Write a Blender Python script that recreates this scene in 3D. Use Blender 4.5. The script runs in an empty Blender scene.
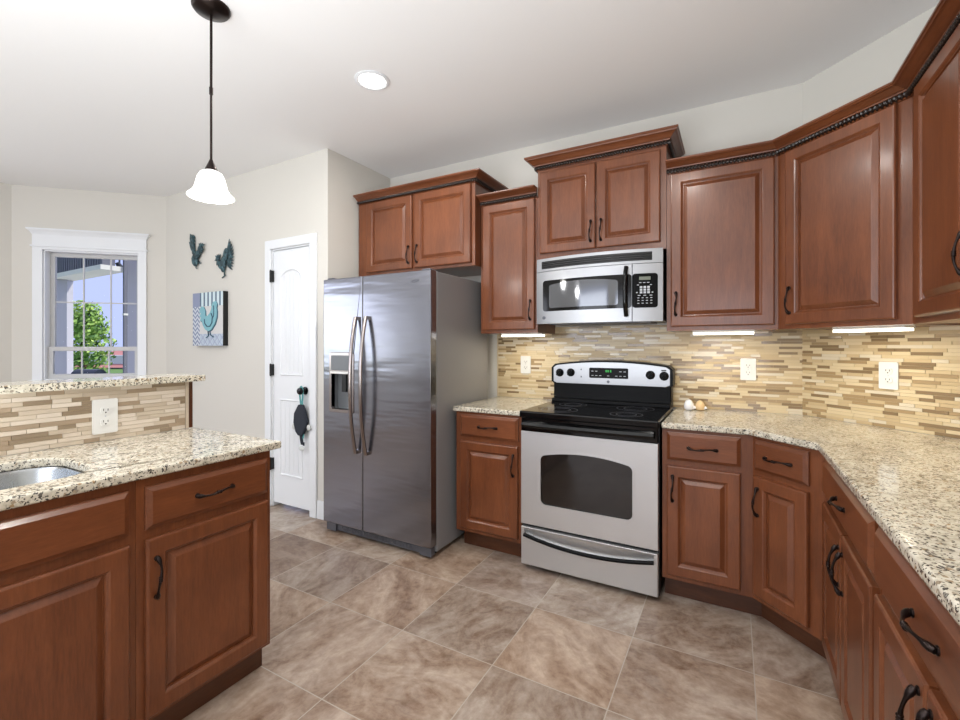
import bpy, bmesh, math, random
from mathutils import Vector, Matrix
from mathutils.geometry import tessellate_polygon
random.seed(7)
PI = math.pi
R = math.radians
scn = bpy.context.scene
COL = scn.collection

# ------------------------------------------------------------------ camera, world, big lights, exposure
cam_d = bpy.data.cameras.new('camera'); cam = bpy.data.objects.new('camera', cam_d); COL.objects.link(cam)
cam.location = (0, 0, 1.29); cam.rotation_euler = (PI / 2, 0, R(29.25))
cam_d.sensor_width = 36; cam_d.lens = 454 / 960 * 36; cam_d.shift_y = -14.5 / 960
cam_d.clip_start = 0.02; cam_d.clip_end = 500
scn.camera = cam

world = bpy.data.worlds.new('world'); scn.world = world; world.use_nodes = True
wb = world.node_tree.nodes['Background']
wb.inputs[0].default_value = (0.50, 0.58, 0.95, 1); wb.inputs[1].default_value = 1.05

sv = scn.view_settings
sv.view_transform = 'Standard'; sv.look = 'None'; sv.gamma = 1; sv.use_curve_mapping = False
sv.exposure = 0.13

def light(name, kind, loc, energy, color=(1, 1, 1), rot=(0, 0, 0), size=None, size_y=None, parent=None):
    d = bpy.data.lights.new(name, kind); d.energy = energy; d.color = color
    if kind == 'AREA':
        d.size = size
        if size_y: d.shape = 'RECTANGLE'; d.size_y = size_y
    elif kind == 'POINT' or kind == 'SPOT':
        d.shadow_soft_size = size or 0.05
    elif kind == 'SUN':
        d.angle = R(1)
    o = bpy.data.objects.new(name, d); COL.objects.link(o)
    o.location = loc; o.rotation_euler = rot
    if parent: o.parent = parent
    return o

light('sun', 'SUN', (6, 6, 12), 4.0, (1, .95, .86), (R(42), 0, R(130)))
# daylight through the openings of the room behind the camera and of the bay
light('daylight_rear', 'AREA', (-2.6, -3.86, 1.45), 66, (0.95, 0.98, 1.0), (R(108), 0, 0), 2.4, 2.0)
light('daylight_rear_side', 'AREA', (-0.1, -3.86, 1.5), 28, (0.95, 0.98, 1.0), (R(108), 0, 0), 1.2, 1.6)
light('daylight_bay', 'AREA', (-5.62, -0.9, 1.6), 27, (0.95, 0.98, 1.0), (R(110), 0, R(-90)), 1.8, 1.3)
# soft upward fill, added to brighten the ceiling like a bounced flash would
light('ceiling_fill', 'AREA', (-1.2, -.7, .95), 92, (0.93, 0.97, 1.0), (R(180), 0, 0), 2.2, 2.2)

# ------------------------------------------------------------------ helpers
def lin(c):
    return tuple(((v / 255) / 12.92 if v / 255 <= .04045 else ((v / 255 + .055) / 1.055) ** 2.4) for v in c)

def mat(name, rgb, rough=.5, metal=0., spec=.5, emit=None, estr=0., coat=0., trans=0., alpha=1., ior=1.45):
    m = bpy.data.materials.new(name); m.use_nodes = True
    b = m.node_tree.nodes['Principled BSDF']
    b.inputs['Base Color'].default_value = (*lin(rgb), 1)
    b.inputs['Roughness'].default_value = rough; b.inputs['Metallic'].default_value = metal
    b.inputs['Specular IOR Level'].default_value = spec; b.inputs['Coat Weight'].default_value = coat
    b.inputs['Coat Roughness'].default_value = .15
    b.inputs['Transmission Weight'].default_value = trans; b.inputs['IOR'].default_value = ior
    if emit:
        b.inputs['Emission Color'].default_value = (*lin(emit), 1); b.inputs['Emission Strength'].default_value = estr
    return m

class NT:
    def __init__(s, m): s.m = m; s.t = m.node_tree; s.b = s.t.nodes['Principled BSDF']
    def n(s, kind, **k):
        nd = s.t.nodes.new(kind)
        for a, v in k.items(): setattr(nd, a, v)
        return nd
    def l(s, a, b): s.t.links.new(a, b)
    def coords(s, scale, rand=0.):
        tc = s.n('ShaderNodeTexCoord'); mp = s.n('ShaderNodeMapping'); mp.inputs['Scale'].default_value = scale
        if rand:
            oi = s.n('ShaderNodeObjectInfo'); cb = s.n('ShaderNodeVectorMath', operation='SCALE')
            cb.inputs[0].default_value = (rand, rand * 1.7, rand * 2.3); s.l(oi.outputs['Random'], cb.inputs['Scale'])
            ad = s.n('ShaderNodeVectorMath', operation='ADD'); s.l(tc.outputs['Object'], ad.inputs[0]); s.l(cb.outputs[0], ad.inputs[1])
            s.l(ad.outputs[0], mp.inputs['Vector'])
        else: s.l(tc.outputs['Object'], mp.inputs['Vector'])
        return mp.outputs[0]
    def noise(s, vec, scale, detail=4., rough=.55, dist=0.):
        nd = s.n('ShaderNodeTexNoise'); nd.inputs['Scale'].default_value = scale; nd.inputs['Detail'].default_value = detail
        nd.inputs['Roughness'].default_value = rough; nd.inputs['Distortion'].default_value = dist
        if vec is not None: s.l(vec, nd.inputs['Vector'])
        return nd
    def ramp(s, fac, stops, interp='LINEAR'):
        r = s.n('ShaderNodeValToRGB'); e = r.color_ramp.elements; r.color_ramp.interpolation = interp
        while len(e) < len(stops): e.new(.5)
        for el, (p, c) in zip(e, stops):
            el.position = p; el.color = (*lin(c), 1) if len(c) == 3 else c
        s.l(fac, r.inputs[0]); return r.outputs[0]
    def mix(s, fac, a, b, mode='MIX'):
        x = s.n('ShaderNodeMix', data_type='RGBA', blend_type=mode)
        for sock, v in ((x.inputs[0], fac), (x.inputs[6], a), (x.inputs[7], b)):
            if isinstance(v, (int, float)): sock.default_value = v
            elif isinstance(v, tuple): sock.default_value = (*lin(v), 1)
            else: s.l(v, sock)
        return x.outputs[2]
    def math(s, op, a, b=None):
        x = s.n('ShaderNodeMath', operation=op)
        for i, v in enumerate((a, b)):
            if v is None: continue
            if isinstance(v, (int, float)): x.inputs[i].default_value = v
            else: s.l(v, x.inputs[i])
        return x.outputs[0]
    def bump(s, h, strength=.2, dist=.002):
        bp = s.n('ShaderNodeBump'); bp.inputs['Strength'].default_value = strength; bp.inputs['Distance'].default_value = dist
        s.l(h, bp.inputs['Height']); s.l(bp.outputs[0], s.b.inputs['Normal'])
    def color(s, c): s.l(c, s.b.inputs['Base Color'])

def wood(name, horiz=False, dark=1.0):
    m = mat(name, (130, 70, 42), .30, spec=.5, coat=.22); t = NT(m)
    sc = (1.2, 9, 9) if horiz else (9, 9, 1.0)
    v = t.coords(sc, 5.)
    n1 = t.noise(v, 2.2, 5, .6, .6); n2 = t.noise(v, 18, 3, .7)
    tc = t.coords((1, 1, 1), 3.); n3 = t.noise(tc, 2.5, 2)
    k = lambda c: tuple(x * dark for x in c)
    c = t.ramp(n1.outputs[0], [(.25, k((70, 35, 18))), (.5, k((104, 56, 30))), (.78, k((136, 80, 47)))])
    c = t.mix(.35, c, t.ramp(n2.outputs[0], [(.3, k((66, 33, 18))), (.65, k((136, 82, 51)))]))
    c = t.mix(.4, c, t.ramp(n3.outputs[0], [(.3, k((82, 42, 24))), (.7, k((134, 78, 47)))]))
    t.color(c); t.bump(n2.outputs[0], .05, .001)
    return m

def granite(name):
    m = mat(name, (200, 190, 165), .12, spec=.5); t = NT(m)
    v0 = t.coords((1, 1, 1)); wob = t.noise(v0, 70, 2, .5)
    w2 = t.n('ShaderNodeVectorMath', operation='SCALE'); w2.inputs['Scale'].default_value = .012; t.l(wob.outputs['Color'], w2.inputs[0])
    w3 = t.n('ShaderNodeVectorMath', operation='ADD'); t.l(v0, w3.inputs[0]); t.l(w2.outputs[0], w3.inputs[1]); v = w3.outputs[0]
    a = t.noise(v, 14, 5, .65, .4); b = t.noise(v, 60, 4, .6, .3); d = t.noise(v, 9, 3, .5)
    base = t.ramp(a.outputs[0], [(.3, (146, 138, 120)), (.45, (198, 191, 172)), (.6, (216, 210, 194)), (.75, (198, 174, 136))])
    base = t.mix(.5, base, t.ramp(b.outputs[0], [(.33, (112, 108, 98)), (.45, (196, 189, 172)), (.64, (226, 221, 208))]))
    vo = t.n('ShaderNodeTexVoronoi'); vo.inputs['Scale'].default_value = 125; t.l(v, vo.inputs['Vector'])
    sep = t.n('ShaderNodeSeparateColor'); t.l(vo.outputs['Color'], sep.inputs[0])
    dens = t.math('MULTIPLY_ADD', d.outputs[0], .55); dens.node.inputs[2].default_value = .585
    mk = t.math('GREATER_THAN', sep.outputs[0], dens)
    dk = t.ramp(sep.outputs[1], [(.0, (34, 32, 31)), (.3, (78, 74, 70)), (.55, (128, 122, 112)), (.72, (150, 118, 76)), (1., (152, 148, 138))])
    c = t.mix(t.math('MULTIPLY', mk, .86), base, dk)
    vo2 = t.n('ShaderNodeTexVoronoi'); vo2.inputs['Scale'].default_value = 260; t.l(v, vo2.inputs['Vector'])
    sp2 = t.n('ShaderNodeSeparateColor'); t.l(vo2.outputs['Color'], sp2.inputs[0])
    c = t.mix(t.math('GREATER_THAN', sp2.outputs[0], .86), c, (74, 70, 66))
    t.color(c)
    return m

def floor_mat():
    m = mat('floor_tile', (150, 130, 115), .3, spec=.4); t = NT(m)
    tc = t.n('ShaderNodeTexCoord'); sx = t.n('ShaderNodeSeparateXYZ'); t.l(tc.outputs['Object'], sx.inputs[0])
    S = .46
    u = t.math('DIVIDE', t.math('SUBTRACT', sx.outputs[0], .068), S); w = t.math('DIVIDE', t.math('SUBTRACT', sx.outputs[1], 2.083), S)
    fu, fw = t.math('FLOOR', u), t.math('FLOOR', w)
    ru, rw = t.math('SUBTRACT', u, fu), t.math('SUBTRACT', w, fw)
    eu = t.math('ABSOLUTE', t.math('SUBTRACT', ru, .5)); ew = t.math('ABSOLUTE', t.math('SUBTRACT', rw, .5))
    edge = t.math('MAXIMUM', eu, ew)
    idv = t.n('ShaderNodeCombineXYZ'); t.l(fu, idv.inputs[0]); t.l(fw, idv.inputs[1])
    wn = t.n('ShaderNodeTexWhiteNoise', noise_dimensions='2D'); t.l(idv.outputs[0], wn.inputs['Vector'])
    off = t.n('ShaderNodeVectorMath', operation='SCALE'); off.inputs['Scale'].default_value = 9; t.l(wn.outputs['Color'], off.inputs[0])
    ad = t.n('ShaderNodeVectorMath', operation='ADD'); t.l(tc.outputs['Object'], ad.inputs[0]); t.l(off.outputs[0], ad.inputs[1])
    rot = t.n('ShaderNodeVectorRotate', rotation_type='Z_AXIS'); t.l(ad.outputs[0], rot.inputs['Vector'])
    t.l(t.math('MULTIPLY', wn.outputs['Value'], 6.28), rot.inputs['Angle'])
    mp = t.n('ShaderNodeMapping'); mp.inputs['Scale'].default_value = (1, 1.6, 1); t.l(rot.outputs[0], mp.inputs['Vector'])
    n1 = t.noise(mp.outputs[0], 2.6, 7, .6, 1.0); n2 = t.noise(rot.outputs[0], 28, 5, .7); n3 = t.noise(mp.outputs[0], 6.5, 5, .65, 1.8)
    c = t.ramp(n1.outputs[0], [(.32, (98, 76, 61)), (.43, (142, 122, 106)), (.53, (172, 159, 147)), (.64, (203, 195, 187))])
    c = t.mix(.36, c, t.ramp(n3.outputs[0], [(.36, (104, 74, 54)), (.5, (158, 143, 130)), (.62, (190, 182, 174))]))
    c = t.mix(.2, c, t.ramp(n2.outputs[0], [(.37, (92, 76, 64)), (.62, (194, 186, 178))]))
    tint = t.ramp(wn.outputs['Value'], [(0., (206, 188, 174)), (.35, (250, 246, 242)), (.6, (255, 238, 222)), (1., (232, 224, 220))])
    c = t.mix(1., c, tint, 'MULTIPLY')
    g = t.math('GREATER_THAN', edge, .4952)
    t.color(t.mix(g, c, (176, 166, 154)))
    h = t.math('SUBTRACT', n2.outputs[0], t.math('MULTIPLY', g, 3.))
    t.bump(h, .12, .002)
    r = t.math('MULTIPLY_ADD', n2.outputs[0], .2); r.node.inputs[2].default_value = .24
    t.l(r, t.b.inputs['Roughness'])
    return m

def steel(name, rgb, rough, scale, var=.08):
    m = mat(name, rgb, rough, 1.); t = NT(m)
    v = t.coords(scale); n = t.noise(v, 1., 3, .6)
    r = t.math('MULTIPLY_ADD', n.outputs[0], var); r.node.inputs[2].default_value = rough - var / 2
    t.l(r, t.b.inputs['Roughness']); t.b.inputs['Anisotropic'].default_value = .5
    return m

M = {}
M['wall'] = mat('wall_paint', (214, 211, 204), .7, spec=.25)
M['ceiling'] = mat('ceiling_paint', (240, 240, 240), .8, spec=.2)
M['white'] = mat('white_trim_paint', (230, 233, 237), .35)
M['vinyl'] = mat('window_vinyl', (196, 196, 196), .4)
M['floor'] = floor_mat()
M['wv'] = wood('cherry_wood'); M['wh'] = wood('cherry_wood_horizontal', True)
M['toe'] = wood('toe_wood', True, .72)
M['rope'] = mat('dark_glazed_wood', (34, 24, 20), .28, coat=.3)
M['bronze'] = mat('oil_rubbed_bronze', (44, 36, 34), .28, .85)
M['granite'] = granite('granite')
M['steel'] = steel('fridge_steel', (148, 150, 160), .2, (300, 300, 3))
NT(M['steel']); _t = NT(M['steel']); _n = _t.noise(_t.coords((1.2, 1, 7)), 1.6, 2, .5); _t.bump(_n.outputs[0], .16, .02)
M['steel_range'] = steel('range_steel', (208, 209, 210), .40, (3, 300, 300)); M['steel_range'].node_tree.nodes['Principled BSDF'].inputs['Metallic'].default_value = .8
M['steel_mw'] = steel('microwave_steel', (164, 165, 168), .36, (3, 300, 300))
M['sinksteel'] = steel('sink_steel', (176, 180, 184), .26, (200, 200, 8))
M['handle_steel'] = mat('handle_steel', (160, 152, 150), .2, 1.)
M['fside'] = mat('fridge_side_grey', (142, 142, 144), .45, .1)
M['fgrey'] = mat('fridge_kick_grey', (94, 96, 104), .45, .3)
M['disp'] = mat('dispenser_grey', (112, 116, 120), .4, .2)
M['black'] = mat('gloss_black', (7, 7, 8), .1, spec=.4)
M['blackm'] = mat('matte_black', (9, 9, 10), .3, spec=.12)
M['blackp'] = mat('satin_black', (17, 17, 18), .35)
M['glassblk'] = mat('oven_glass', (30, 25, 22), .06, spec=.6)
M['mwglass'] = mat('microwave_glass', (112, 114, 118), .08, .6)
M['plastic'] = mat('white_plastic', (226, 226, 223), .3)
M['slot'] = mat('dark_slot', (40, 38, 36), .6)
M['key'] = mat('keypad_print', (196, 200, 206), .5)
M['lcd'] = mat('lcd_window', (118, 124, 112), .3)
M['green'] = mat('green_display', (20, 60, 30), .4, emit=(60, 230, 90), estr=.5)
M['glow'] = mat('lamp_diffuser', (255, 255, 255), .4, emit=(255, 250, 242), estr=4.)
M['shade'] = mat('frosted_shade', (250, 250, 250), .35, emit=(255, 252, 248), estr=1.3)
M['strip'] = mat('strip_diffuser', (255, 255, 255), .4, emit=(255, 247, 226), estr=3.)
M['grout'] = mat('grout', (196, 176, 142), .85)
TILE = [mat('tile_cream', (214, 196, 160), .3), mat('tile_beige', (196, 174, 136), .35), mat('tile_tan', (168, 144, 108), .14, coat=.3),
        mat('tile_taupe', (140, 118, 88), .1, coat=.4), mat('tile_pale', (218, 206, 182), .16, coat=.3), mat('tile_sand', (204, 184, 146), .3)]
TILEB = [mat('bar_tile_cream', (214, 201, 184), .3), mat('bar_tile_beige', (196, 181, 161), .35), mat('bar_tile_tan', (168, 149, 126), .14, coat=.3),
         mat('bar_tile_taupe', (148, 131, 109), .1, coat=.4), mat('bar_tile_pale', (220, 208, 192), .2), mat('bar_tile_sand', (204, 190, 170), .3)]
M['teal'] = mat('teal_ribbon', (80, 150, 152), .6)
M['pad'] = mat('dark_quilted_fabric', (44, 48, 58), .85)
M['clear'] = mat('pale_plastic', (205, 208, 206), .3)
def patina():
    m = mat('teal_patina', (60, 80, 86), .5, .35); t = NT(m); n = t.noise(t.coords((1, 1, 1)), 45, 4)
    t.color(t.ramp(n.outputs[0], [(.35, (34, 44, 50)), (.55, (66, 92, 100)), (.72, (104, 140, 146))])); return m
M['patina'] = patina()
M['porch'] = mat('porch_grey', (176, 176, 180), .7)
M['porchlight'] = mat('porch_soffit', (212, 212, 198), .7)
M['siding'] = mat('dark_siding', (104, 106, 112), .7)
M['lawn'] = mat('lawn_green', (96, 130, 66), .9)
M['bark'] = mat('bark', (84, 68, 52), .9)
M['glass'] = mat('window_glass', (255, 255, 255), 0., trans=1., ior=1.01, spec=.2)
def leafm():
    m = mat('leaf_green', (110, 150, 60), .7); t = NT(m); n = t.noise(t.coords((1, 1, 1)), 1.4, 3)
    t.color(t.ramp(n.outputs[0], [(.35, (86, 122, 66)), (.5, (140, 176, 84)), (.65, (196, 216, 124))])); return m
M['leaf'] = leafm()
M['redroof'] = mat('red_roof', (188, 128, 122), .8)
M['paleroof'] = mat('pale_siding', (214, 212, 218), .8)
M['grill'] = mat('grill_cover', (36, 42, 54), .3)

class MB:
    def __init__(s): s.v = []; s.f = []; s.mi = []; s.cur = 0; s.T = None
    def vert(s, p):
        p = Vector(p)
        if s.T is not None: p = s.T @ p
        s.v.append(p); return len(s.v) - 1
    def face(s, idx): s.f.append(tuple(idx)); s.mi.append(s.cur)
    def box(s, x0, x1, y0, y1, z0, z1):
        a = [s.vert(p) for p in ((x0, y0, z0), (x1, y0, z0), (x1, y1, z0), (x0, y1, z0), (x0, y0, z1), (x1, y0, z1), (x1, y1, z1), (x0, y1, z1))]
        for q in ((3, 2, 1, 0), (4, 5, 6, 7), (0, 1, 5, 4), (1, 2, 6, 5), (2, 3, 7, 6), (3, 0, 4, 7)): s.face([a[i] for i in q])
        return s
    def rings(s, rings, close=True, cap0=True, cap1=True):
        ids = [[s.vert(p) for p in r] for r in rings]; n = len(ids[0])
        for a, b in zip(ids, ids[1:]):
            for i in range(n if close else n - 1): s.face((a[i], a[(i + 1) % n], b[(i + 1) % n], b[i]))
        if cap0: s.face(ids[0][::-1])
        if cap1: s.face(ids[-1])
        return s
    def tube(s, pts, rad, n=8, flat=1., up=None):
        pts = [Vector(p) for p in pts]; rs = []
        prev = None
        for i, p in enumerate(pts):
            d = (pts[min(i + 1, len(pts) - 1)] - pts[max(i - 1, 0)]).normalized()
            u = Vector(up) if up else (Vector((1, 0, 0)) if abs(d.x) < .8 else Vector((0, 0, 1)))
            if prev is not None and not up: u = prev
            a = (u - d * u.dot(d)).normalized(); b = d.cross(a); prev = a
            r = rad[i] if isinstance(rad, (list, tuple)) else rad
            rs.append([p + a * (math.cos(2 * PI * k / n) * r) + b * (math.sin(2 * PI * k / n) * r * flat) for k in range(n)])
        return s.rings(rs)
    def lathe(s, prof, c=(0, 0, 0), n=24, axis='z', cap0=True, cap1=True):
        c = Vector(c); rs = []
        for r, h in prof:
            ring = []
            for k in range(n):
                a = 2 * PI * k / n
                if axis == 'z': q = Vector((r * math.cos(a), r * math.sin(a), h))
                elif axis == 'y': q = Vector((r * math.cos(a), -h, r * math.sin(a)))
                else: q = Vector((h, r * math.cos(a), r * math.sin(a)))
                ring.append(c + q)
            rs.append(ring)
        return s.rings(rs, True, cap0, cap1)
    def ell(s, c, rx, ry, rz, n=14, m=8, Rm=None):
        c = Vector(c); rs = []
        for j in range(m + 1):
            t = PI * (j / m); t = min(max(t, .02), PI - .02); ring = []
            for k in range(n):
                a = 2 * PI * k / n
                q = Vector((rx * math.sin(t) * math.cos(a), ry * math.sin(t) * math.sin(a), -rz * math.cos(t)))
                ring.append(c + (Rm @ q if Rm else q))
            rs.append(ring)
        return s.rings(rs)
    def prism(s, outer, holes, f0, f1):
        """polygon (with holes) between two faces: f0 and f1 map (u, v) to 3D"""
        loops = [outer] + list(holes)
        tris = tessellate_polygon([[Vector((u, v, 0)) for u, v in L] for L in loops])
        flat = [p for L in loops for p in L]
        A = [s.vert(f0(*p)) for p in flat]; B = [s.vert(f1(*p)) for p in flat]
        for t in tris: s.face([A[i] for i in t]); s.face([B[i] for i in t][::-1])
        k = 0
        for L in loops:
            n = len(L)
            for i in range(n):
                j = (i + 1) % n; s.face((A[k + i], A[k + j], B[k + j], B[k + i]))
            k += n
        return s
    def plate(s, outer, holes, y0, y1): return s.prism(outer, holes, lambda u, v: (u, y0, v), lambda u, v: (u, y1, v))
    def slab(s, outer, holes, z0, z1): return s.prism(outer, holes, lambda u, v: (u, v, z0), lambda u, v: (u, v, z1))
    def strip(s, xs, zlo, zhi, yf, yb):
        """solid whose front follows yf(x) between the curves zlo(x) and zhi(x)"""
        return s.rings([[(x, yf(x), zlo(x)), (x, yf(x), zhi(x)), (x, yb(x), zhi(x)), (x, yb(x), zlo(x))] for x in xs])
    def build(s, name, mats, parent=None, smooth=None, bevel=0., seg=2):
        me = bpy.data.meshes.new(name); me.from_pydata([tuple(v) for v in s.v], [], s.f)
        mats = mats if isinstance(mats, (list, tuple)) else [mats]
        for m in mats: me.materials.append(M[m] if isinstance(m, str) else m)
        me.polygons.foreach_set('material_index', s.mi)
        bm = bmesh.new(); bm.from_mesh(me); bmesh.ops.recalc_face_normals(bm, faces=bm.faces); bm.to_mesh(me); bm.free()
        if smooth is not None:
            me.polygons.foreach_set('use_smooth', [True] * len(me.polygons)); me.set_sharp_from_angle(angle=R(smooth))
        o = bpy.data.objects.new(name, me); COL.objects.link(o)
        if parent: o.parent = parent
        if bevel:
            b = o.modifiers.new('bevel', 'BEVEL'); b.width = bevel; b.segments = seg; b.limit_method = 'ANGLE'; b.angle_limit = R(40)
        return o

def tag(o, label=None, cat=None, group=None, kind=None):
    if label: o['label'] = label
    if cat: o['category'] = cat
    if group: o['group'] = group
    if kind: o['kind'] = kind
    return o
def thing(name, label, cat, loc=(0, 0, 0), rot=0., group=None):
    o = bpy.data.objects.new(name, None); COL.objects.link(o); o.empty_display_size = .05
    o.location = loc; o.rotation_euler = (0, 0, rot)
    return tag(o, label, cat, group)
def box(name, m, x0, x1, y0, y1, z0, z1, parent=None, bevel=0.):
    return MB().box(x0, x1, y0, y1, z0, z1).build(name, m, parent, bevel=bevel)
def rrect(x0, x1, z0, z1, r, n=5):
    out = []
    for cx, cz, a0 in ((x1 - r, z0 + r, -90), (x1 - r, z1 - r, 0), (x0 + r, z1 - r, 90), (x0 + r, z0 + r, 180)):
        for k in range(n + 1):
            a = R(a0 + 90 * k / n); out.append((cx + r * math.cos(a), cz + r * math.sin(a)))
    return out
def linsp(a, b, n): return [a + (b - a) * i / (n - 1) for i in range(n)]

# ------------------------------------------------------------------ plan (metres; camera stands at 0,0)
YW = 3.065            # range wall
CX = .332             # where the back wall turns into the diagonal wall
XR = .931             # right wall
YC = YW - (XR - CX)   # where the diagonal meets the right wall
ZC = 2.743
XP, YP = -2.612, 2.37     # corner of the pantry
XB = -4.835               # pantry wall ends, bay wall begins
BAY = .86
ZT = .907; TH = .03       # worktop

def struct(name, mb, m, parent=None, **k):
    o = mb.build(name, m, parent, **k)
    if not parent: o['kind'] = 'structure'
    return o
struct('floor', MB().box(-6.2, 3.2, -4.2, 3.4, -.06, 0), 'floor')
struct('ceiling', MB().box(-6.2, 3.2, -4.2, 3.4, ZC, ZC + .1), 'ceiling')
w_back = struct('wall_back', MB().box(XP - .02, CX + .04, YW, YW + .1, 0, ZC), 'wall')
dl = math.sqrt(2) * (XR - CX)
w_diag = MB(); w_diag.T = Matrix.Translation((CX, YW, 0)) @ Matrix.Rotation(R(-45), 4, 'Z'); w_diag.box(-.02, dl + .02, 0, .1, 0, ZC)
w_diag = struct('wall_diagonal', w_diag, 'wall')
w_right = struct('wall_right', MB().box(XR, XR + .1, -4.0, YC, 0, ZC), 'wall')
struct('wall_pantry_side', MB().box(XP - .1, XP, YP + .1, YW + .1, 0, ZC), 'wall')
# pantry wall with its doorway
DX0, DX1, DZ = -3.245, -2.79, 2.062
struct('wall_pantry', MB().plate([(XB, 0), (DX0, 0), (DX0, DZ), (DX1, DZ), (DX1, 0), (XP, 0), (XP, ZC), (XB, ZC)], [], YP, YP + .1), 'wall')
struct('wall_pantry_inside', MB().box(-3.6, XP - .1, YP + .6, YP + .65, 0, ZC), 'wall')
# bay: 45 degree wall with the window (local x runs along the wall from its far left end to the pantry wall)
BL = BAY * math.sqrt(2)
TB = Matrix.Translation((XB - BAY, YP - BAY, 0)) @ Matrix.Rotation(R(45), 4, 'Z')
sw = lambda s: BL + s * 1.017
zw = lambda z: 1.29 + (z - 1.29) * 1.017
WX0, WX1, WZ0, WZ1 = sw(-.965), sw(-.225), zw(.975), zw(2.155)
mb = MB(); mb.T = TB; mb.plate([(-.05, 0), (BL, 0), (BL, ZC), (-.05, ZC)], [[(WX0, WZ0), (WX1, WZ0), (WX1, WZ1), (WX0, WZ1)]], 0, .13)
struct('wall_bay', mb, 'wall')
XL = XB - BAY
struct('wall_left', MB().prism([(-4.0, 0), (YP - BAY, 0), (YP - BAY, ZC), (-4.0, ZC)], [[(-1.9, .85), (.1, .85), (.1, 2.25), (-1.9, 2.25)]],
       lambda u, v: (XL, u, v), lambda u, v: (XL - .12, u, v)), 'wall')
struct('wall_rear', MB().plate([(XL - .12, 0), (XR + .1, 0), (XR + .1, ZC), (XL - .12, ZC)],
       [[(-3.9, .35), (-1.3, .35), (-1.3, 2.5), (-3.9, 2.5)], [(-.75, .65), (.55, .65), (.55, 2.35), (-.75, 2.35)]], -4.0, -3.88), 'wall')
for i, (y0, y1, x0, x1) in enumerate(((YP - .014, YP, XB, DX0 - .075), (YP - .014, YP, DX1 + .075, XP + .014))):
    struct('baseboard_pantry' + ('' if i == 0 else '_end'), MB().box(x0, x1, y0, y1, 0, .135), 'white', bevel=.004)
struct('baseboard_pantry_side', MB().box(XP, XP + .014, YP - .014, 2.9, 0, .135), 'white', bevel=.004)
mb = MB(); mb.T = TB; mb.box(0, BL, -.014, 0, 0, .135); struct('baseboard_bay', mb, 'white', bevel=.004)
struct('baseboard_left', MB().box(XL, XL + .014, -3.88, YP - BAY, 0, .135), 'white', bevel=.004)

# ------------------------------------------------------------------ mosaic backsplash: rows of thin sticks of random length
def mosaic(name, w, z0, z1, mats, parent, Mx, seed, rowh=.0152):
    rnd = random.Random(seed); mb = MB(); mb.T = Mx
    mb.cur = 6; mb.box(0, w, -.005, 0, z0, z1)
    n = max(1, round((z1 - z0) / rowh)); rh = (z1 - z0) / n
    for r in range(n):
        x = -rnd.random() * .12; za = z0 + r * rh + .0007; zb = z0 + (r + 1) * rh - .0007
        last = -1
        while x < w:
            L = rnd.choice((.055, .08, .105, .13, .16)) * rnd.uniform(.85, 1.15)
            a, b = max(x, 0) + .0007, min(x + L, w) - .0007; x += L
            if b - a < .004: continue
            c = rnd.choices(range(6), (26, 18, 17, 13, 12, 14))[0]
            if c == last and rnd.random() < .6: c = (c + 3) % 6
            last = c; mb.cur = c; mb.box(a, b, -.0085 - rnd.random() * .0012, -.004, za, zb)
    return mb.build(name, mats + [M['grout']], parent)
I4 = Matrix.Identity(4)
XT0 = -1.553
mosaic('tile_backsplash', CX - XT0, ZT, 1.42, TILE, w_back, Matrix.Translation((XT0, YW, 0)), 3)
MDI = Matrix.Translation((CX, YW, 0)) @ Matrix.Rotation(R(-45), 4, 'Z')
mosaic('tile_backsplash', dl, ZT, 1.385, TILE, w_diag, MDI, 4)
MRI = Matrix.Translation((XR, YC, 0)) @ Matrix.Rotation(R(-90), 4, 'Z')
mosaic('tile_backsplash', YC - .70, ZT, 1.385, TILE, w_right, MRI, 5)
MB().box(XT0 - .01, XT0, YW - .011, YW, ZT, 1.372).build('tile_edge_trim', TILE[0], w_back)

# ------------------------------------------------------------------ cabinets
def ringrect(w, h, prof, x0, z0):
    return [[(x0 + i, y, z0 + i), (x0 + w - i, y, z0 + i), (x0 + w - i, y, z0 + h - i), (x0 + i, y, z0 + h - i)] for i, y in prof]
def add_door(parent, x0, x1, z0, z1, hside=None, hz=None, name='door', stile=.056):
    w, h = x1 - x0, z1 - z0; s = min(stile, w * .24); k = min(1., (w - 2 * s) / .13)
    prof = [(0, 0), (0, -.014), (.003, -.018), (.007, -.020), (s - .005, -.020), (s - .0005, -.0172), (s + .004 * k, -.0118), (s + .006 * k, -.0112), (s + .0075 * k, -.006),
            (s + .010 * k, -.006), (s + .027 * k, -.0165), (s + .0295 * k, -.0178)]
    m = MB().rings(ringrect(w, h, prof, x0, z0)); d = m.build(name, 'wv', parent)
    if hside:
        hx = x0 + s * .48 if hside == 'l' else x1 - s * .48
        add_handle(d, hx, hz if hz else z1 - .10, True)
    return d
def add_drawer(parent, x0, x1, z0, z1, handle=True, name='drawer'):
    prof = [(0, 0), (0, -.009), (.004, -.011), (.012, -.017), (.016, -.020)]
    d = MB().rings(ringrect(x1 - x0, z1 - z0, prof, x0, z0)).build(name, 'wh', parent)
    if handle: add_handle(d, (x0 + x1) / 2, (z0 + z1) / 2, False)
    return d
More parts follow.
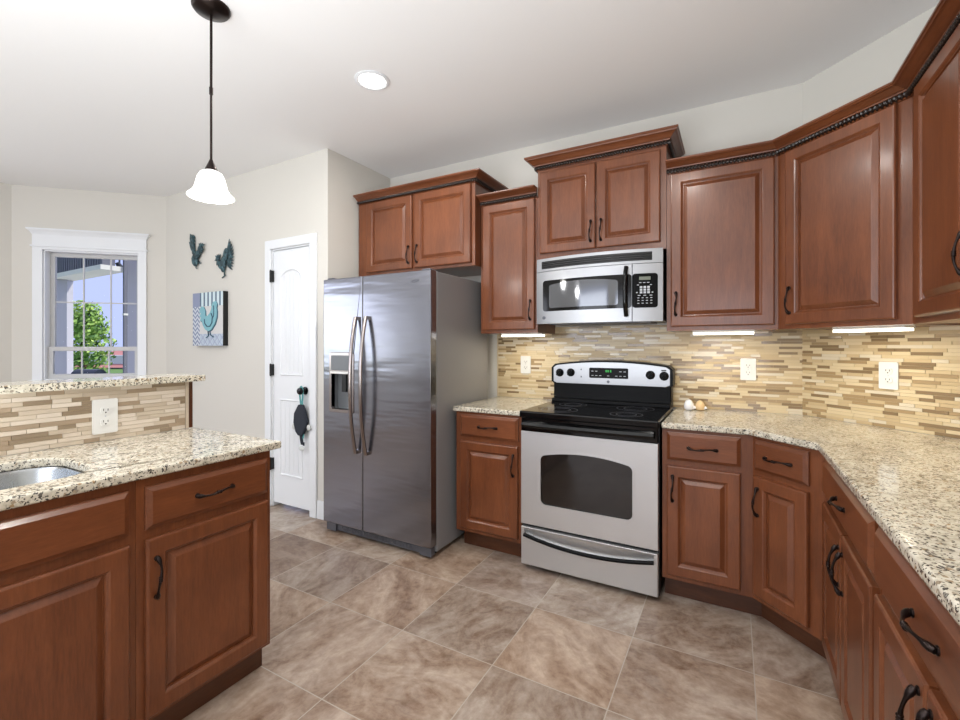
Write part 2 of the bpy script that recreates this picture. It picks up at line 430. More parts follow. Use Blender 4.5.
def add_handle(parent, cx, cz, vert, y=-.02, L=.130):
    mb = MB(); N = 22; pts = []; rad = []
    for i in range(N + 1):
        t = -1 + 2 * i / N
        yy = y - .005 - .021 * (1 - abs(t) ** 2.4); a = t * L / 2; sdw = .004 * math.sin(t * PI)
        pts.append((cx + sdw, yy, cz + a) if vert else (cx + a, yy, cz + sdw))
        r = .0034 + .0043 * math.exp(-((abs(t) - .88) / .16) ** 2) + .0026 * math.exp(-(t / .10) ** 2) + .0014 * math.exp(-((abs(t) - .22) / .05) ** 2)
        rad.append(r)
    mb.tube(pts, rad, 9)
    for sg in (-1, 1):
        a = sg * L / 2 * .93; c = (cx, y, cz + a) if vert else (cx + a, y, cz)
        mb.lathe([(.0085, 0), (.0085, .003), (.005, .005), (.0045, .014)], c, 10, 'y')
    for o in (-.006, 0, .006):
        c = (cx, y - .026, cz + o) if vert else (cx + o, y - .026, cz)
        mb.ell(c, .0064, .0064, .0035) if vert else mb.ell(c, .0035, .0064, .0064)
    return mb.build('handle', 'bronze', parent, smooth=50)
def crown(parent, path, h, proj, z0, m0=None, m1=None):
    """crown moulding swept along the cabinet top; m0/m1: slope of the end mitre"""
    q = .026; hh = h - q
    prof = [(0, 0), (.008, 0), (.008, q - .002), (.019, q - .001), (.020, q + .004), (.026, q + .006), (proj * .55, q + .36 * hh), (proj * .74, q + .56 * hh), (proj * .80, q + .60 * hh), (proj * .88, q + .62 * hh), (proj * .93, q + .74 * hh), (proj, q + .78 * hh), (proj, h), (0, h)]
    P = [Vector((x, y, 0)) for x, y in path]
    D = [(b - a).normalized() for a, b in zip(P, P[1:])]; Nn = [Vector((d.y, -d.x, 0)) for d in D]
    def ring(i, o, zz):
        if i == 0: return P[0] + Nn[0] * o + D[0] * (o * (m0 or 0)) + Vector((0, 0, z0 + zz))
        if i == len(P) - 1: return P[-1] + Nn[-1] * o - D[-1] * (o * (m1 or 0)) + Vector((0, 0, z0 + zz))
        mt = Nn[i - 1] + Nn[i]; mt = mt / (1 + Nn[i - 1].dot(Nn[i]))
        return P[i] + mt * o + Vector((0, 0, z0 + zz))
    c = MB().rings([[ring(i, o, zz) for o, zz in prof] for i in range(len(P))]).build('crown_molding', 'wh', parent)
    rp = MB(); ro, rz, rr = .0115, .0125, .0125
    for i in range(len(P) - 1):
        a, b = ring(i, ro, rz), ring(i + 1, ro, rz); L = (b - a).length; n = max(2, int(L / .0024)); rs = []
        for k in range(n + 1):
            p = a.lerp(b, k / n); th = k / n * L / .017 * PI
            ringp = []
            for q in range(8):
                an = 2 * PI * q / 8; r = rr * (.74 + .36 * math.cos(2 * (an - th)))
                ringp.append(p + Nn[i] * (r * math.cos(an)) + Vector((0, 0, r * math.sin(an))))
            rs.append(ringp)
        rp.rings(rs)
    rp.build('rope_molding', 'rope', c, smooth=60)
    return c
def face_frame(parent, x0, x1, z0, z1, holes=None):
    pass
def upper(name, label, loc, rot, w, h, depth, doors, group='hanging wall cabinets'):
    t = thing(name, label, 'cabinet', loc, rot, group)
    box('carcass', 'wv', 0, w, .018, depth, 0, h, t)
    fr = MB().plate([(0, 0), (w, 0), (w, h), (0, h)], [], 0, .018); fr.build('face_frame', 'wv', t)
    return t
UD = YW - 2.73
ZU = 1.372
# over the fridge
U1W = 2.58 - 1.525
t = upper('wall_cabinet', 'short two-door wall cabinet right above the fridge', (-2.58, 2.655, 1.832), 0, U1W, .566, YW - 2.655, 2)
z = 1.832
o = 2.635 / 2.59
for a, b, hs in ((-2.444 * o, -2.013 * o, 'r'), (-1.990 * o, -1.526 * o, 'l')):
    add_door(t, a + 2.58, b + 2.58, 1.852 - z, 2.388 - z, hs, 1.852 - z + .10)
crown(t, [(0, 0), (U1W, 0), (U1W, YW - 2.655)], .062, .066, 2.392 - z)
# narrow one between fridge and microwave
t = upper('wall_cabinet', 'narrow single-door wall cabinet between the fridge and the microwave', (-1.52, 2.73, ZU), 0, .416, .88, UD, 1)
add_door(t, .02, .40, .022, .868, 'r', .022 + .125)
crown(t, [(0, 0), (.416, 0)], .062, .068, .872)
# above microwave
t = upper('wall_cabinet', 'raised two-door wall cabinet directly above the microwave', (-1.102, 2.73, 1.833), 0, .77, .587, UD, 2)
add_door(t, .018, .374, .041, .557, 'r', .041 + .105); add_door(t, .382, .740, .041, .557, 'l', .041 + .105)
crown(t, [(0, UD), (0, 0), (.77, 0), (.77, UD)], .076, .068, .577)
# right of microwave
UX1 = CX - UD * math.tan(R(22.5))
t = upper('wall_cabinet', 'single-door wall cabinet between the microwave and the diagonal corner cabinet', (-.330, 2.73, ZU), 0, UX1 + .330, .88, UD, 1)
add_door(t, .022, .022 + .486, .022, .868, 'l', .022 + .125)
T22 = math.tan(R(22.5))
crown(t, [(0, 0), (UX1 + .330, 0)], .062, .068, .872, None, T22)
# diagonal corner
UX2 = XR - UD; UDL = (UX2 - UX1) * math.sqrt(2)
t = upper('wall_cabinet', 'single-door wall cabinet set diagonally across the room corner', (UX1, 2.73, ZU), R(-45), UDL, .88, UD, 1)
add_door(t, .05, .05 + .472, .022, .868, 'l', .022 + .115)
crown(t, [(0, 0), (UDL, 0)], .062, .068, .872, T22, T22)
# right wall
UY2 = YC - UD * T22
t = upper('wall_cabinet', 'wall cabinet on the side wall, cut off by the picture edge', (UX2, UY2, ZU), R(-90), 1.03, .88, UD, 2)
add_door(t, .085, .550, .022, .868, 'r', .022 + .16); add_door(t, .557, 1.015, .022, .868, 'l', .022 + .16)
crown(t, [(0, 0), (1.03, 0), (1.03, UD)], .062, .068, .872, T22)

ZD0, ZD1, ZR0, ZR1 = .150, .695, .722, .860
def base(name, label, loc, rot, w, depth, toe=.095, toeh=.125, group='base cabinets under the wall counters', m0=0., m1=0.):
    t = thing(name, label, 'cabinet', loc, rot, group); h = ZT - TH
    # carcass footprint follows the corner mitres
    MB().slab([(.0 + .0, .018), (w, .018), (w + m1 * depth, depth), (-m0 * depth, depth)], [], toeh, h).build('carcass', 'wv', t)
    MB().plate([(0, toeh), (w, toeh), (w, h), (0, h)], [], 0, .018).build('face_frame', 'wv', t)
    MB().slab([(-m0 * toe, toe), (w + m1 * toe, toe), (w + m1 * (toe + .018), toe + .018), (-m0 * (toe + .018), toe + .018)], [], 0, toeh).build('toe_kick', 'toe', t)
    return t
YB = 2.445; BD = YW - YB
ZD0, ZD1, ZR0, ZR1 = .150, .695, .722, .860
t = base('base_cabinet', 'narrow base cabinet between the fridge and the stove', (-1.54, YB, 0), 0, .450, BD)
add_door(t, .035, .432, ZD0, ZD1, 'r', ZD1 - .112); add_drawer(t, .035, .432, ZR0, ZR1)
BX1 = CX - BD * T22
t = base('base_cabinet', 'base cabinet with one drawer just beside the stove, before the diagonal one', (-.316, YB, 0), 0, BX1 + .316, BD, m1=T22)
add_door(t, .022, .342, ZD0, ZD1, 'l', ZD1 - .112); add_drawer(t, .022, .342, ZR0, ZR1)
XF = XR - BD; BDL = (XF - BX1) * math.sqrt(2)
t = base('base_cabinet', 'slim base cabinet set diagonally under the counter corner', (BX1, YB, 0), R(-45), BDL, BD, m0=T22, m1=T22)
add_door(t, .016, .272, ZD0, ZD1, 'l', ZD1 - .112); add_drawer(t, .016, .272, ZR0, ZR1)
YF = YC - BD * T22
t = base('base_cabinet', 'side-wall base cabinet next to the diagonal corner cabinet, drawer over two doors', (XF, YF, 0), R(-90), .775, BD, m0=T22)
add_drawer(t, .06, .760, ZR0, ZR1); add_door(t, .06, .405, ZD0, ZD1, 'r', ZD1 - .112); add_door(t, .413, .760, ZD0, ZD1, 'l', ZD1 - .112)
t = base('base_cabinet', 'side-wall base cabinet cut off by the lower picture corner', (XF, YF - .777, 0), R(-90), .72, BD)
add_drawer(t, .018, .70, ZR0, ZR1); add_door(t, .018, .355, ZD0, ZD1, 'r', ZD1 - .09); add_door(t, .363, .70, ZD0, ZD1, 'l', ZD1 - .09)
YE = YF - .777 - .72 - .02

# worktops
YCF = 2.42; CD = YW - YCF
CXA = CX - CD * T22; XCE = XR - CD; YCB = YC - CD * T22
o = MB().slab([(-1.555, YCF), (-1.088, YCF), (-1.088, YW - .009), (-1.555, YW - .009)], [], ZT - TH, ZT).build('worktop', 'granite', None, bevel=.007, seg=3)
tag(o, 'short granite worktop between the fridge and the stove', 'worktop', 'granite worktops')
g = .009
o = MB().slab([(-.318, YCF), (CXA, YCF), (XCE, YCB), (XCE, YE), (XR - g, YE), (XR - g, YC - g * T22), (CX - g * T22, YW - g), (-.318, YW - g)], [], ZT - TH, ZT).build('worktop', 'granite', None, bevel=.007, seg=3)
tag(o, 'long granite worktop wrapping the corner along the side wall', 'worktop', 'granite worktops')

# ------------------------------------------------------------------ island
XI = -1.612; XK = -2.222          # cabinet face, tiled knee wall
t = base('base_cabinet', 'island cabinet at the free end, one drawer over one door', (XI, .703, 0), R(90), .465, XI - XK - .004, .05, .105, 'island base cabinets')
add_door(t, .0225, .447, .122, .683, 'l', .683 - .125); add_drawer(t, .0225, .447, .712, .848)
t = base('base_cabinet', 'island sink cabinet with a plain front under the steel sink', (XI, -.21, 0), R(90), .912, XI - XK - .004, .05, .105, 'island base cabinets')
t.children[0].data = MB().box(0, .018, .018, XI - XK - .004, .105, ZT - TH).box(.894, .912, .018, XI - XK - .004, .105, ZT - TH).box(.018, .894, .018, XI - XK - .004, .105, .125).box(.018, .894, XI - XK - .02, XI - XK - .004, .125, ZT - TH).build('tmp', 'wv').data
bpy.data.objects.remove(bpy.data.objects['tmp'])
add_drawer(t, .02, .892, .712, .848, False, 'false_front'); add_door(t, .02, .452, .122, .683, 'r', .583); add_door(t, .460, .892, .122, .683, 'l', .583)
SX0, SX1, SY0, SY1 = -2.075, -1.70, -.10, .655
sink_loop = rrect(SX0, SX1, SY0, SY1, .11, 8)
o = MB().slab([(XI + .024, -.23), (XI + .024, 1.205), (XK + .010, 1.205), (XK + .010, -.23)], [sink_loop], ZT - TH, ZT).build('worktop', 'granite', None, bevel=.007, seg=3)
tag(o, 'granite island worktop with the sink cut into it', 'worktop', 'granite worktops')
t = thing('sink', 'undermount stainless steel sink in the island worktop', 'sink', ((SX0 + SX1) / 2, (SY0 + SY1) / 2, .70))
cx, cy = t.location.x, t.location.y
def sl(grow, z, r=.11): return [(x - cx, y - cy, z - .70) for x, y in rrect(SX0 - grow, SX1 + grow, SY0 - grow, SY1 + grow, r, 8)]
MB().rings([sl(.012, .8768, .12), sl(-.002, .8768), sl(-.004, .868), sl(-.008, .74), sl(-.02, .715), sl(-.05, .705)], True, False, True).build('basin', 'sinksteel', t, smooth=50)
MB().lathe([(.045, .0055), (.045, .008), (.038, .009), (.03, .006)], (0, 0, 0), 20).build('drain', 'handle_steel', t, smooth=40)
# knee wall with tile, end post, ledge
kw = struct('wall_island', MB().box(XK - .13, XK, -.23, 1.190, 0, 1.124), 'wall')
mosaic('tile_backsplash', 1.165 + .23, ZT, 1.122, TILEB, kw, Matrix.Translation((XK, -.23, 0)) @ Matrix.Rotation(R(90), 4, 'Z'), 11, .0165)
MB().box(XK, XK + .010, 1.166, 1.180, ZT, 1.123).build('tile_edge_trim', TILEB[1], kw)
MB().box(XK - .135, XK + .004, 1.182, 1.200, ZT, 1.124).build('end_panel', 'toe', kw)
o = MB().slab([(XK + .05, -.26), (XK + .05, 1.236), (XK - .16, 1.236), (XK - .16, -.26)], [], 1.124, 1.153).build('bar_ledge', 'granite', None, bevel=.006, seg=3)
tag(o, 'raised granite ledge on top of the tiled island wall', 'ledge')

# ------------------------------------------------------------------ outlets
def outlet(loc, rot, label, w=.078, h=.126):
    t = thing('wall_outlet', label, 'outlet', loc, rot, 'double wall outlets')
    MB().plate(rrect(-w / 2, w / 2, -h / 2, h / 2, .006), [], -.006, 0).build('cover_plate', 'plastic', t, bevel=.002)
    for s in (-1, 1):
        zc = s * h * .165
        r = MB().plate(rrect(-.017, .017, zc - .0135, zc + .0135, .009), [], -.009, -.006).build('receptacle', 'plastic', t)
        m = MB(); m.box(-.0085, -.0065, -.0096, -.009, zc - .001, zc + .008); m.box(.0060, .0085, -.0096, -.009, zc - .001, zc + .007)
        m.lathe([(.0028, 0), (.0028, .0006)], (0, -.009, zc - .0075), 8, 'y'); m.build('slots', 'slot', r)
    MB().lathe([(.003, 0), (.0025, .001)], (0, -.006, 0), 8, 'y').build('screw', 'key', t)
outlet((-1.327, YW - .0098, 1.15), 0, 'white outlet in the tiles between fridge and stove')
outlet((.070, YW - .0098, 1.152), 0, 'white outlet in the tiles between the stove and the wall corner')
k = .632 - CX
outlet((CX + k - .007, YW - k - .007, 1.151), R(-45), 'white outlet on the diagonal tiled wall')
outlet((XK + .0098, .857, 1.006), R(90), 'white outlet in the tiled island wall', .084, .138)

# ------------------------------------------------------------------ under-cabinet lights
def uclight(loc, rot, L, label):
    t = thing('under_cabinet_light', label, 'light', loc, rot, 'under-cabinet light bars')
    MB().box(-L / 2, L / 2, -.03, .03, -.010, 0).build('housing', 'plastic', t)
    MB().box(-L / 2 + .004, L / 2 - .004, -.032, .028, -.022, -.010).build('diffuser', 'strip', t)
    light('strip_light', 'AREA', (0, 0, -.026), 1.05 * L / .3, (1, .88, .67), (0, 0, 0), L, .05, t)
uclight((-1.25, 2.83, ZU), 0, .30, 'lit light bar under the narrow cabinet beside the fridge')
uclight((-.055, 2.83, ZU), 0, .30, 'lit light bar under the cabinet beside the microwave')
k = .40; c45 = math.sqrt(.5)
mx, my = (UX1 + UX2) / 2 + .022, (2.73 + UY2) / 2 - .022
uclight((mx + .15 * c45, my + .09 * c45, ZU), R(-45), .29, 'lit light bar under the diagonal corner cabinet')
uclight((UX2 + .12, UY2 - .35, ZU), R(-90), .34, 'lit light bar under the side-wall cabinet')

# ------------------------------------------------------------------ fridge
FX0, FX1, FYD, FYB = -2.487, -1.577, 2.215, 2.283
t = thing('fridge', 'stainless side-by-side fridge with long bowed handles and water dispenser', 'fridge', ((FX0 + FX1) / 2, FYD, 0))
hw = (FX1 - FX0) / 2
box('body', 'fside', -hw + .004, hw - .004, .072, .73, .03, 1.742, t, bevel=.006)
SEAM = -2.121 - (FX0 + FX1) / 2
D0, D1, D2, D3 = -2.415 - (FX0 + FX1) / 2, -2.205 - (FX0 + FX1) / 2, .845, 1.235
d = MB().plate([(-hw, .075), (SEAM - .003, .075), (SEAM - .003, 1.745), (-hw, 1.745)], [rrect(D0, D1, D2, D3, .012, 3)], 0, .062).build('freezer_door', 'steel', t, bevel=.008, seg=3)
dd = MB().plate(rrect(D0 - .008, D1 + .008, D2 - .008, D3 + .008, .014, 3), [rrect(D0 + .012, D1 - .012, D2 + .014, D3 - .125, .012, 3)], -.006, .03).build('dispenser_frame', 'handle_steel', d, bevel=.003)
rec = MB(); rec.box(D0, D1, .056, .062, D2, D3); rec.box(D0, D0 + .012, .0, .06, D2, D3); rec.box(D1 - .012, D1, 0, .06, D2, D3); rec.box(D0, D1, 0, .06, D2, D2 + .014)
rec.build('dispenser_recess', 'disp', d)
box('dispenser_controls', 'disp', D0 + .014, D1 - .014, -.010, 0, D3 - .112, D3 - .012, d, bevel=.004)
MB().box(D0 + .014, D1 - .014, -.014, .05, D3 - .135, D3 - .122).build('dispenser_light', 'plastic', d)
MB().box((D0 + D1) / 2 - .02, (D0 + D1) / 2 + .02, .02, .035, D3 - .26, D3 - .14).build('dispenser_paddle', 'blackp', d)
r = MB().plate([(SEAM + .003, .075), (hw, .075), (hw, 1.745), (SEAM + .003, 1.745)], [], 0, .062).build('fridge_door', 'steel', t, bevel=.008, seg=3)
lg = MB(); lg.tube([(hw - .115 + .028 * math.cos(a) , -.001, 1.683 + .007 * math.sin(a) + .004 * math.cos(a)) for a in linsp(.5, 6.6, 22)], .0015, 5); lg.box(hw - .14, hw - .09, -.0015, 0, 1.681, 1.6845)
lg.build('logo', 'fgrey', r)
for sx, par in ((SEAM - .045, d), (SEAM + .045, r)):
    pts = []; N = 24
    for i in range(N + 1):
        u = -1 + 2 * i / N; pts.append((sx, -.018 - .050 * (1 - abs(u) ** 2.2), 1.03 + u * .445))
    hb = MB(); hb.tube(pts, .0135, 10, .8, up=(1, 0, 0))
    for zc in (.592, 1.468): hb.box(sx - .011, sx + .011, -.024, 0, zc - .012, zc + .012)
    hb.build('door_handle', 'handle_steel', par, smooth=45)
kp = MB(); kp.box(-hw + .012, hw - .012, .035, .06, .018, .068); kp.box(-hw + .012, -hw + .10, .022, .035, .014, .066); kp.box(hw - .10, hw - .012, .022, .035, .014, .066)
for i in range(26): kp.box(-hw + .14 + i * .024, -hw + .152 + i * .024, .031, .035, .03, .056)
kp.build('kick_grille', 'fgrey', t, bevel=.003)
for sx in (-1, 1): MB().lathe([(.02, 0), (.02, .02), (.012, .032)], (sx * (hw - .06), .12, 0), 12).build('foot', 'blackp', t)
for sx in (-hw + .05, hw - .05): box('hinge_cover', 'fgrey', sx - .03, sx + .03, .02, .10, 1.742, 1.756, t, bevel=.004)

# ------------------------------------------------------------------ stove
RC, RY = -.703, 2.405
t = thing('stove', 'stainless and black electric stove with arched oven window', 'stove', (RC, RY, 0))
box('body', 'blackp', -.376, .376, .03, .64, .03, .885, t)
ct = box('cooktop', 'black', -.379, .379, -.012, .60, .876, .915, t, bevel=.008)
for bx, by, br in ((-.19, .14, .105), (.19, .14, .085), (-.19, .40, .085), (.19, .40, .105)):
    b = MB()
    for rr in (br, br * .62): b.rings([[(bx + (rr + dr) * math.cos(a), by + (rr + dr) * math.sin(a), zz) for a in linsp(0, 2 * PI * 47 / 48, 48)] for dr, zz in ((-.0012, .9151), (-.0012, .9155), (.0012, .9155), (.0012, .9151))], True, False, False)
    b.build('burner_ring', 'fgrey', ct)
MB().plate([(-.372, .800), (.372, .800), (.372, .876), (-.372, .876)], [], .0, .03).build('front_band', 'black', t, bevel=.004)
# oven door
def arch(x0, x1, zb, zs, zp, r=.03):
    out = []
    for cx, a0 in ((x1 - r, -90),):
        for k in range(5): a = R(a0 + 90 * k / 4); out.append((cx + r * math.cos(a), zb + r + r * math.sin(a)))
    xc, hwid = (x0 + x1) / 2, (x1 - x0) / 2
    for k in range(33):
        u = math.cos(PI * k / 32); g_ = max(0., abs(u) * hwid - (hwid - .022)) / .022
        out.append((xc + hwid * u, zs + (zp - zs) * (1 - u * u) - .022 * (1 - math.sqrt(max(0., 1 - g_ * g_)))))
    for k in range(5): a = R(180 + 90 * k / 4); out.append((x0 + r + r * math.cos(a), zb + r + r * math.sin(a)))
    return out
wx0, wx1 = -.956 - RC, -.452 - RC
dr = MB().plate([(-.372, .266), (.372, .266), (.372, .798), (-.372, .798)], [arch(wx0, wx1, .392, .668, .700)], 0, .028).build('oven_door', 'steel_range', t, bevel=.003)
ring_o, ring_i = arch(wx0 - .006, wx1 + .006, .386, .673, .706, .034), arch(wx0 + .002, wx1 - .002, .394, .667, .698, .03)
MB().plate(ring_o, [ring_i], -.003, .002).build('window_rim', 'steel_range', dr)
MB().plate(arch(wx0 - .004, wx1 + .004, .388, .672, .704, .03), [], .008, .02).build('oven_window', 'glassblk', dr)
xs = linsp(-.355, .355, 25)
hb = MB().rings([[(x, yb + .0 - .018 * (1 - (x / .37) ** 2), zz) for yb, zz in ((-.004, .822), (-.028, .826), (-.036, .840), (-.030, .854), (-.004, .858))] for x in xs]); hb.build('oven_handle', 'black', dr, smooth=50)
# warming drawer
dw = MB().plate([(-.372, .033), (.372, .033), (.372, .248), (-.372, .248)], [[(x, .172 + .034 * (x / .352) ** 2 - .003) for x in linsp(-.352, .352, 29)] + [(.352, .240), (-.352, .240)]], 0, .028).build('warming_drawer', 'steel_range', t, bevel=.004)
xs = linsp(-.352, .352, 29); zc = lambda x: .172 + .034 * (x / .352) ** 2
MB().rings([[(x, .001, .2405), (x, .016, zc(x) - .004), (x, .026, zc(x) - .004), (x, .026, .2405)] for x in xs]).build('scoop', 'steel_range', dw)
MB().tube([(x, -.008 - .010 * (1 - (x / .352) ** 2), zc(x)) for x in xs], [.0105] * 29, 10).build('drawer_handle', 'blackm', dw, smooth=60)
for sx in (-1, 1):
    for yy in (.08, .58): MB().lathe([(.018, 0), (.018, .012), (.01, .034)], (sx * .33, yy, 0), 10).build('foot', 'blackp', t)
# backguard
bg = MB(); bg.box(-.372, .372, .545, .648, .905, 1.045); bg.box(-.372, .372, .50, .545, .913, .938)
bg = bg.build('backguard', 'blackm', t, bevel=.006)
xs = linsp(-.383, .383, 33); top = lambda x: 1.163 + .030 * (1 - (x / .383) ** 2) - .02 * max(0, (abs(x) - .355) / .028) ** 2
bot = lambda x: 1.030 + .018 * max(0, (abs(x) - .355) / .028) ** 2
MB().strip(xs, bot, top, lambda x: .533, lambda x: .648).build('control_housing', 'blackm', bg, smooth=50)
xs2 = linsp(-.366, .366, 33); top2 = lambda x: 1.152 + .030 * (1 - (x / .383) ** 2) - .012 * max(0, (abs(x) - .345) / .021) ** 2
cp = MB().strip(xs2, lambda x: 1.040 + .01 * max(0, (abs(x) - .345) / .021) ** 2, top2, lambda x: .527, lambda x: .534).build('control_panel', 'steel_mw', bg, smooth=50)
for kx, kz in ((-.322, 1.108), (-.246, 1.111), (.256, 1.109), (.334, 1.105)):
    kn = MB().lathe([(.027, 0), (.027, .004), (.021, .006), (.019, .020), (.016, .023)], (kx, .527, kz), 20, 'y').build('knob', 'blackm', cp, smooth=40)
    kb = MB(); kb.T = Matrix.Translation((kx, 0, kz)) @ Matrix.Rotation(R(40), 4, 'Y'); kb.box(-.0045, .0045, .492, .506, -.021, .021); kb.build('knob_grip', 'blackm', kn, bevel=.002)
ds = MB().plate(rrect(-.122, .124, 1.080, 1.146, .008), [], .524, .528).build('display', 'blackm', cp)
gm = MB()
for i, x in enumerate((-.016, -.004, .012)): gm.box(x, x + .008, .5235, .5241, 1.119, 1.133)
gm.build('clock_digits', 'green', ds)
km = MB()
for ix in range(9):
    if ix in (3, 5): continue
    km.box(-.108 + ix * .0255, -.094 + ix * .0255, .5235, .5241, 1.094, 1.0975)
for ix in (0, 1, 7, 8): km.box(-.108 + ix * .0255, -.094 + ix * .0255, .5235, .5241, 1.122, 1.126)
km.build('display_print', 'key', ds)
lg = MB().lathe([(.009, 0), (.009, .0015), (.0075, .0016)], (0, .527, 1.058), 18, 'y').build('logo', 'fgrey', cp)
for q in ((-.176, 1.133), (-.176, 1.085)): MB().box(q[0] - .003, q[0] + .003, .526, .528, q[1] - .005, q[1] + .005).build('indicator', 'slot', cp)
MB().box(.318, .346, .5262, .528, 1.134, 1.142).build('indicator', 'slot', cp)

# ------------------------------------------------------------------ microwave
MC, MY = -.7145, 2.675
t = thing('microwave', 'stainless over-the-range microwave with black glass door', 'microwave', (MC, MY, 1.425)); t.scale.z = .912
mw = .372; yb = lambda x: -.055 * (1 - (x / mw) ** 2)
Z0, Z1 = 0., .443
box('body', 'blackp', -mw + .004, mw - .004, .01, YW - MY - .01, .006, Z1 - .004, t)
xs = linsp(-mw, mw, 25); zg = .352
MB().strip(xs, lambda x: zg + .004, lambda x: Z1, yb, lambda x: .02).build('vent_strip', 'steel_mw', t, smooth=40)
vg = MB(); xg = linsp(-.335, .318, 21)
vg.strip(xg, lambda x: .372, lambda x: .424, lambda x: yb(x) - .0015, lambda x: yb(x) + .004)
vg = vg.build('vent_grille', 'blackp', t)
sl_ = MB()
for zz in (.384, .397, .410): sl_.strip(xg, lambda x: zz - .0022, lambda x: zz + .0022, lambda x: yb(x) - .0045, lambda x: yb(x) - .001)
sl_.build('louvers', 'black', vg)
xd = linsp(-mw, .213, 25)
md = MB().strip(xd, lambda x: Z0, lambda x: zg, lambda x: yb(x) - .002, lambda x: .02).build('microwave_door', 'steel_mw', t, smooth=40)
def rr_lo(x0, x1, z, r): return lambda x: z + (r - math.sqrt(max(0, r * r - max(0, r - (x - x0), r - (x1 - x)) ** 2)))
def rr_hi(x0, x1, f, r): return lambda x: f(x) - (r - math.sqrt(max(0, r * r - max(0, r - (x - x0), r - (x1 - x)) ** 2)))
def ends(x0, x1, n=21): return sorted(set([x0, x0 + .002, x0 + .006, x0 + .012, x1 - .012, x1 - .006, x1 - .002, x1] + linsp(x0, x1, n)))
a, b = -.325, .212
MB().strip(ends(a, b), rr_lo(a, b, .083, .018), rr_hi(a, b, lambda x: .292, .018), lambda x: yb(x) - .004, lambda x: yb(x)).build('door_glass', 'black', md, smooth=40)
a, b = -.280, .140
MB().strip(ends(a, b), rr_lo(a, b, .104, .012), rr_hi(a, b, lambda x: .258 + .018 * (1 - ((x + .07) / .21) ** 2), .012), lambda x: yb(x) - .0052, lambda x: yb(x) - .003).build('door_window', 'mwglass', md, smooth=40)
pts = [(.185, yb(.185) - .008 - .034 * (1 - abs(u) ** 3), .185 + u * .150) for u in linsp(-1, 1, 19)]
MB().tube(pts, .0125, 10).build('door_handle', 'black', md, smooth=50)
MB().lathe([(.011, 0), (.011, .002), (.0085, .0026), (.0085, .0016), (.004, .0022)], (-.317, yb(-.317) - .003, .040), 18, 'y').build('logo', 'fgrey', md, smooth=30)
xp = linsp(.217, mw, 9)
pn = MB().strip(xp, lambda x: Z0, lambda x: zg, lambda x: yb(x) - .002, lambda x: .02).build('control_panel', 'steel_mw', t, smooth=40)
a, b = .2165, .347
kp = MB().strip(ends(a, b, 9), rr_lo(a, b, .083, .016), rr_hi(a, b, lambda x: .292, .016), lambda x: yb(x) - .004, lambda x: yb(x)).build('keypad', 'blackm', pn, smooth=40)
MB().strip(linsp(.252, .310, 5), lambda x: .252, lambda x: .272, lambda x: yb(x) - .005, lambda x: yb(x) - .003).build('display', 'lcd', kp)
def keys(rows, parent, name):
    m = MB()
    for z_, xs_, w_, h_ in rows:
        for x_ in xs_: m.strip([x_ - w_, x_ + w_], lambda x: z_ - h_, lambda x: z_ + h_, lambda x: yb(x) - .0048, lambda x: yb(x) - .0035)
    return m.build(name, 'key', parent)
keys([(.236, (.258, .278, .298), .006, .0018), (.222, (.246, .312), .005, .002), (.208, (.262, .281, .300), .0065, .0062), (.192, (.262, .281, .300), .0065, .0062), (.176, (.262, .281, .300), .0065, .0062),
      (.176, (.240, .320), .004, .003), (.158, (.252, .281, .312), .007, .002), (.143, (.248, .270, .292, .314), .005, .002), (.127, (.248, .270, .292, .314), .005, .002), (.110, (.248, .270, .292, .314), .005, .002)], kp, 'keys')
MB().box(-.30, .30, .06, .30, -.004, .006).build('underside_lamp_panel', 'fgrey', t)

# ------------------------------------------------------------------ shakers on the worktop
def shaker(x, y, label, c1, c2, s=1.):
    t = thing('salt_shaker', label, 'shaker', (x, y, ZT), R(20))
    MB().lathe([(.014 * s, 0), (.021 * s, .006 * s), (.0235 * s, .018 * s), (.022 * s, .032 * s), (.016 * s, .046 * s), (.008 * s, .053 * s), (.002, .0545 * s)], (0, 0, 0), 18).build('body', c1, t, smooth=60)
    MB().ell((.022 * s, -.008, .013 * s), .013 * s, .010 * s, .010 * s).build('wing', c1 if c2 is None else c2, t, smooth=60)
    MB().lathe([(.0045, 0), (.0035, .004)], (.026 * s, -.017, .007), 8, 'y').build('foot', 'slot', t)
M['cer'] = mat('white_ceramic', (240, 240, 243), .2); M['certan'] = mat('tan_ceramic', (226, 196, 150), .3)
shaker(-.236, 2.965, 'white egg-shaped shaker beside the stove', 'cer', None, 1.15)
shaker(-.176, 2.975, 'tan egg-shaped shaker beside the white one', 'certan', 'cer', 1.08)

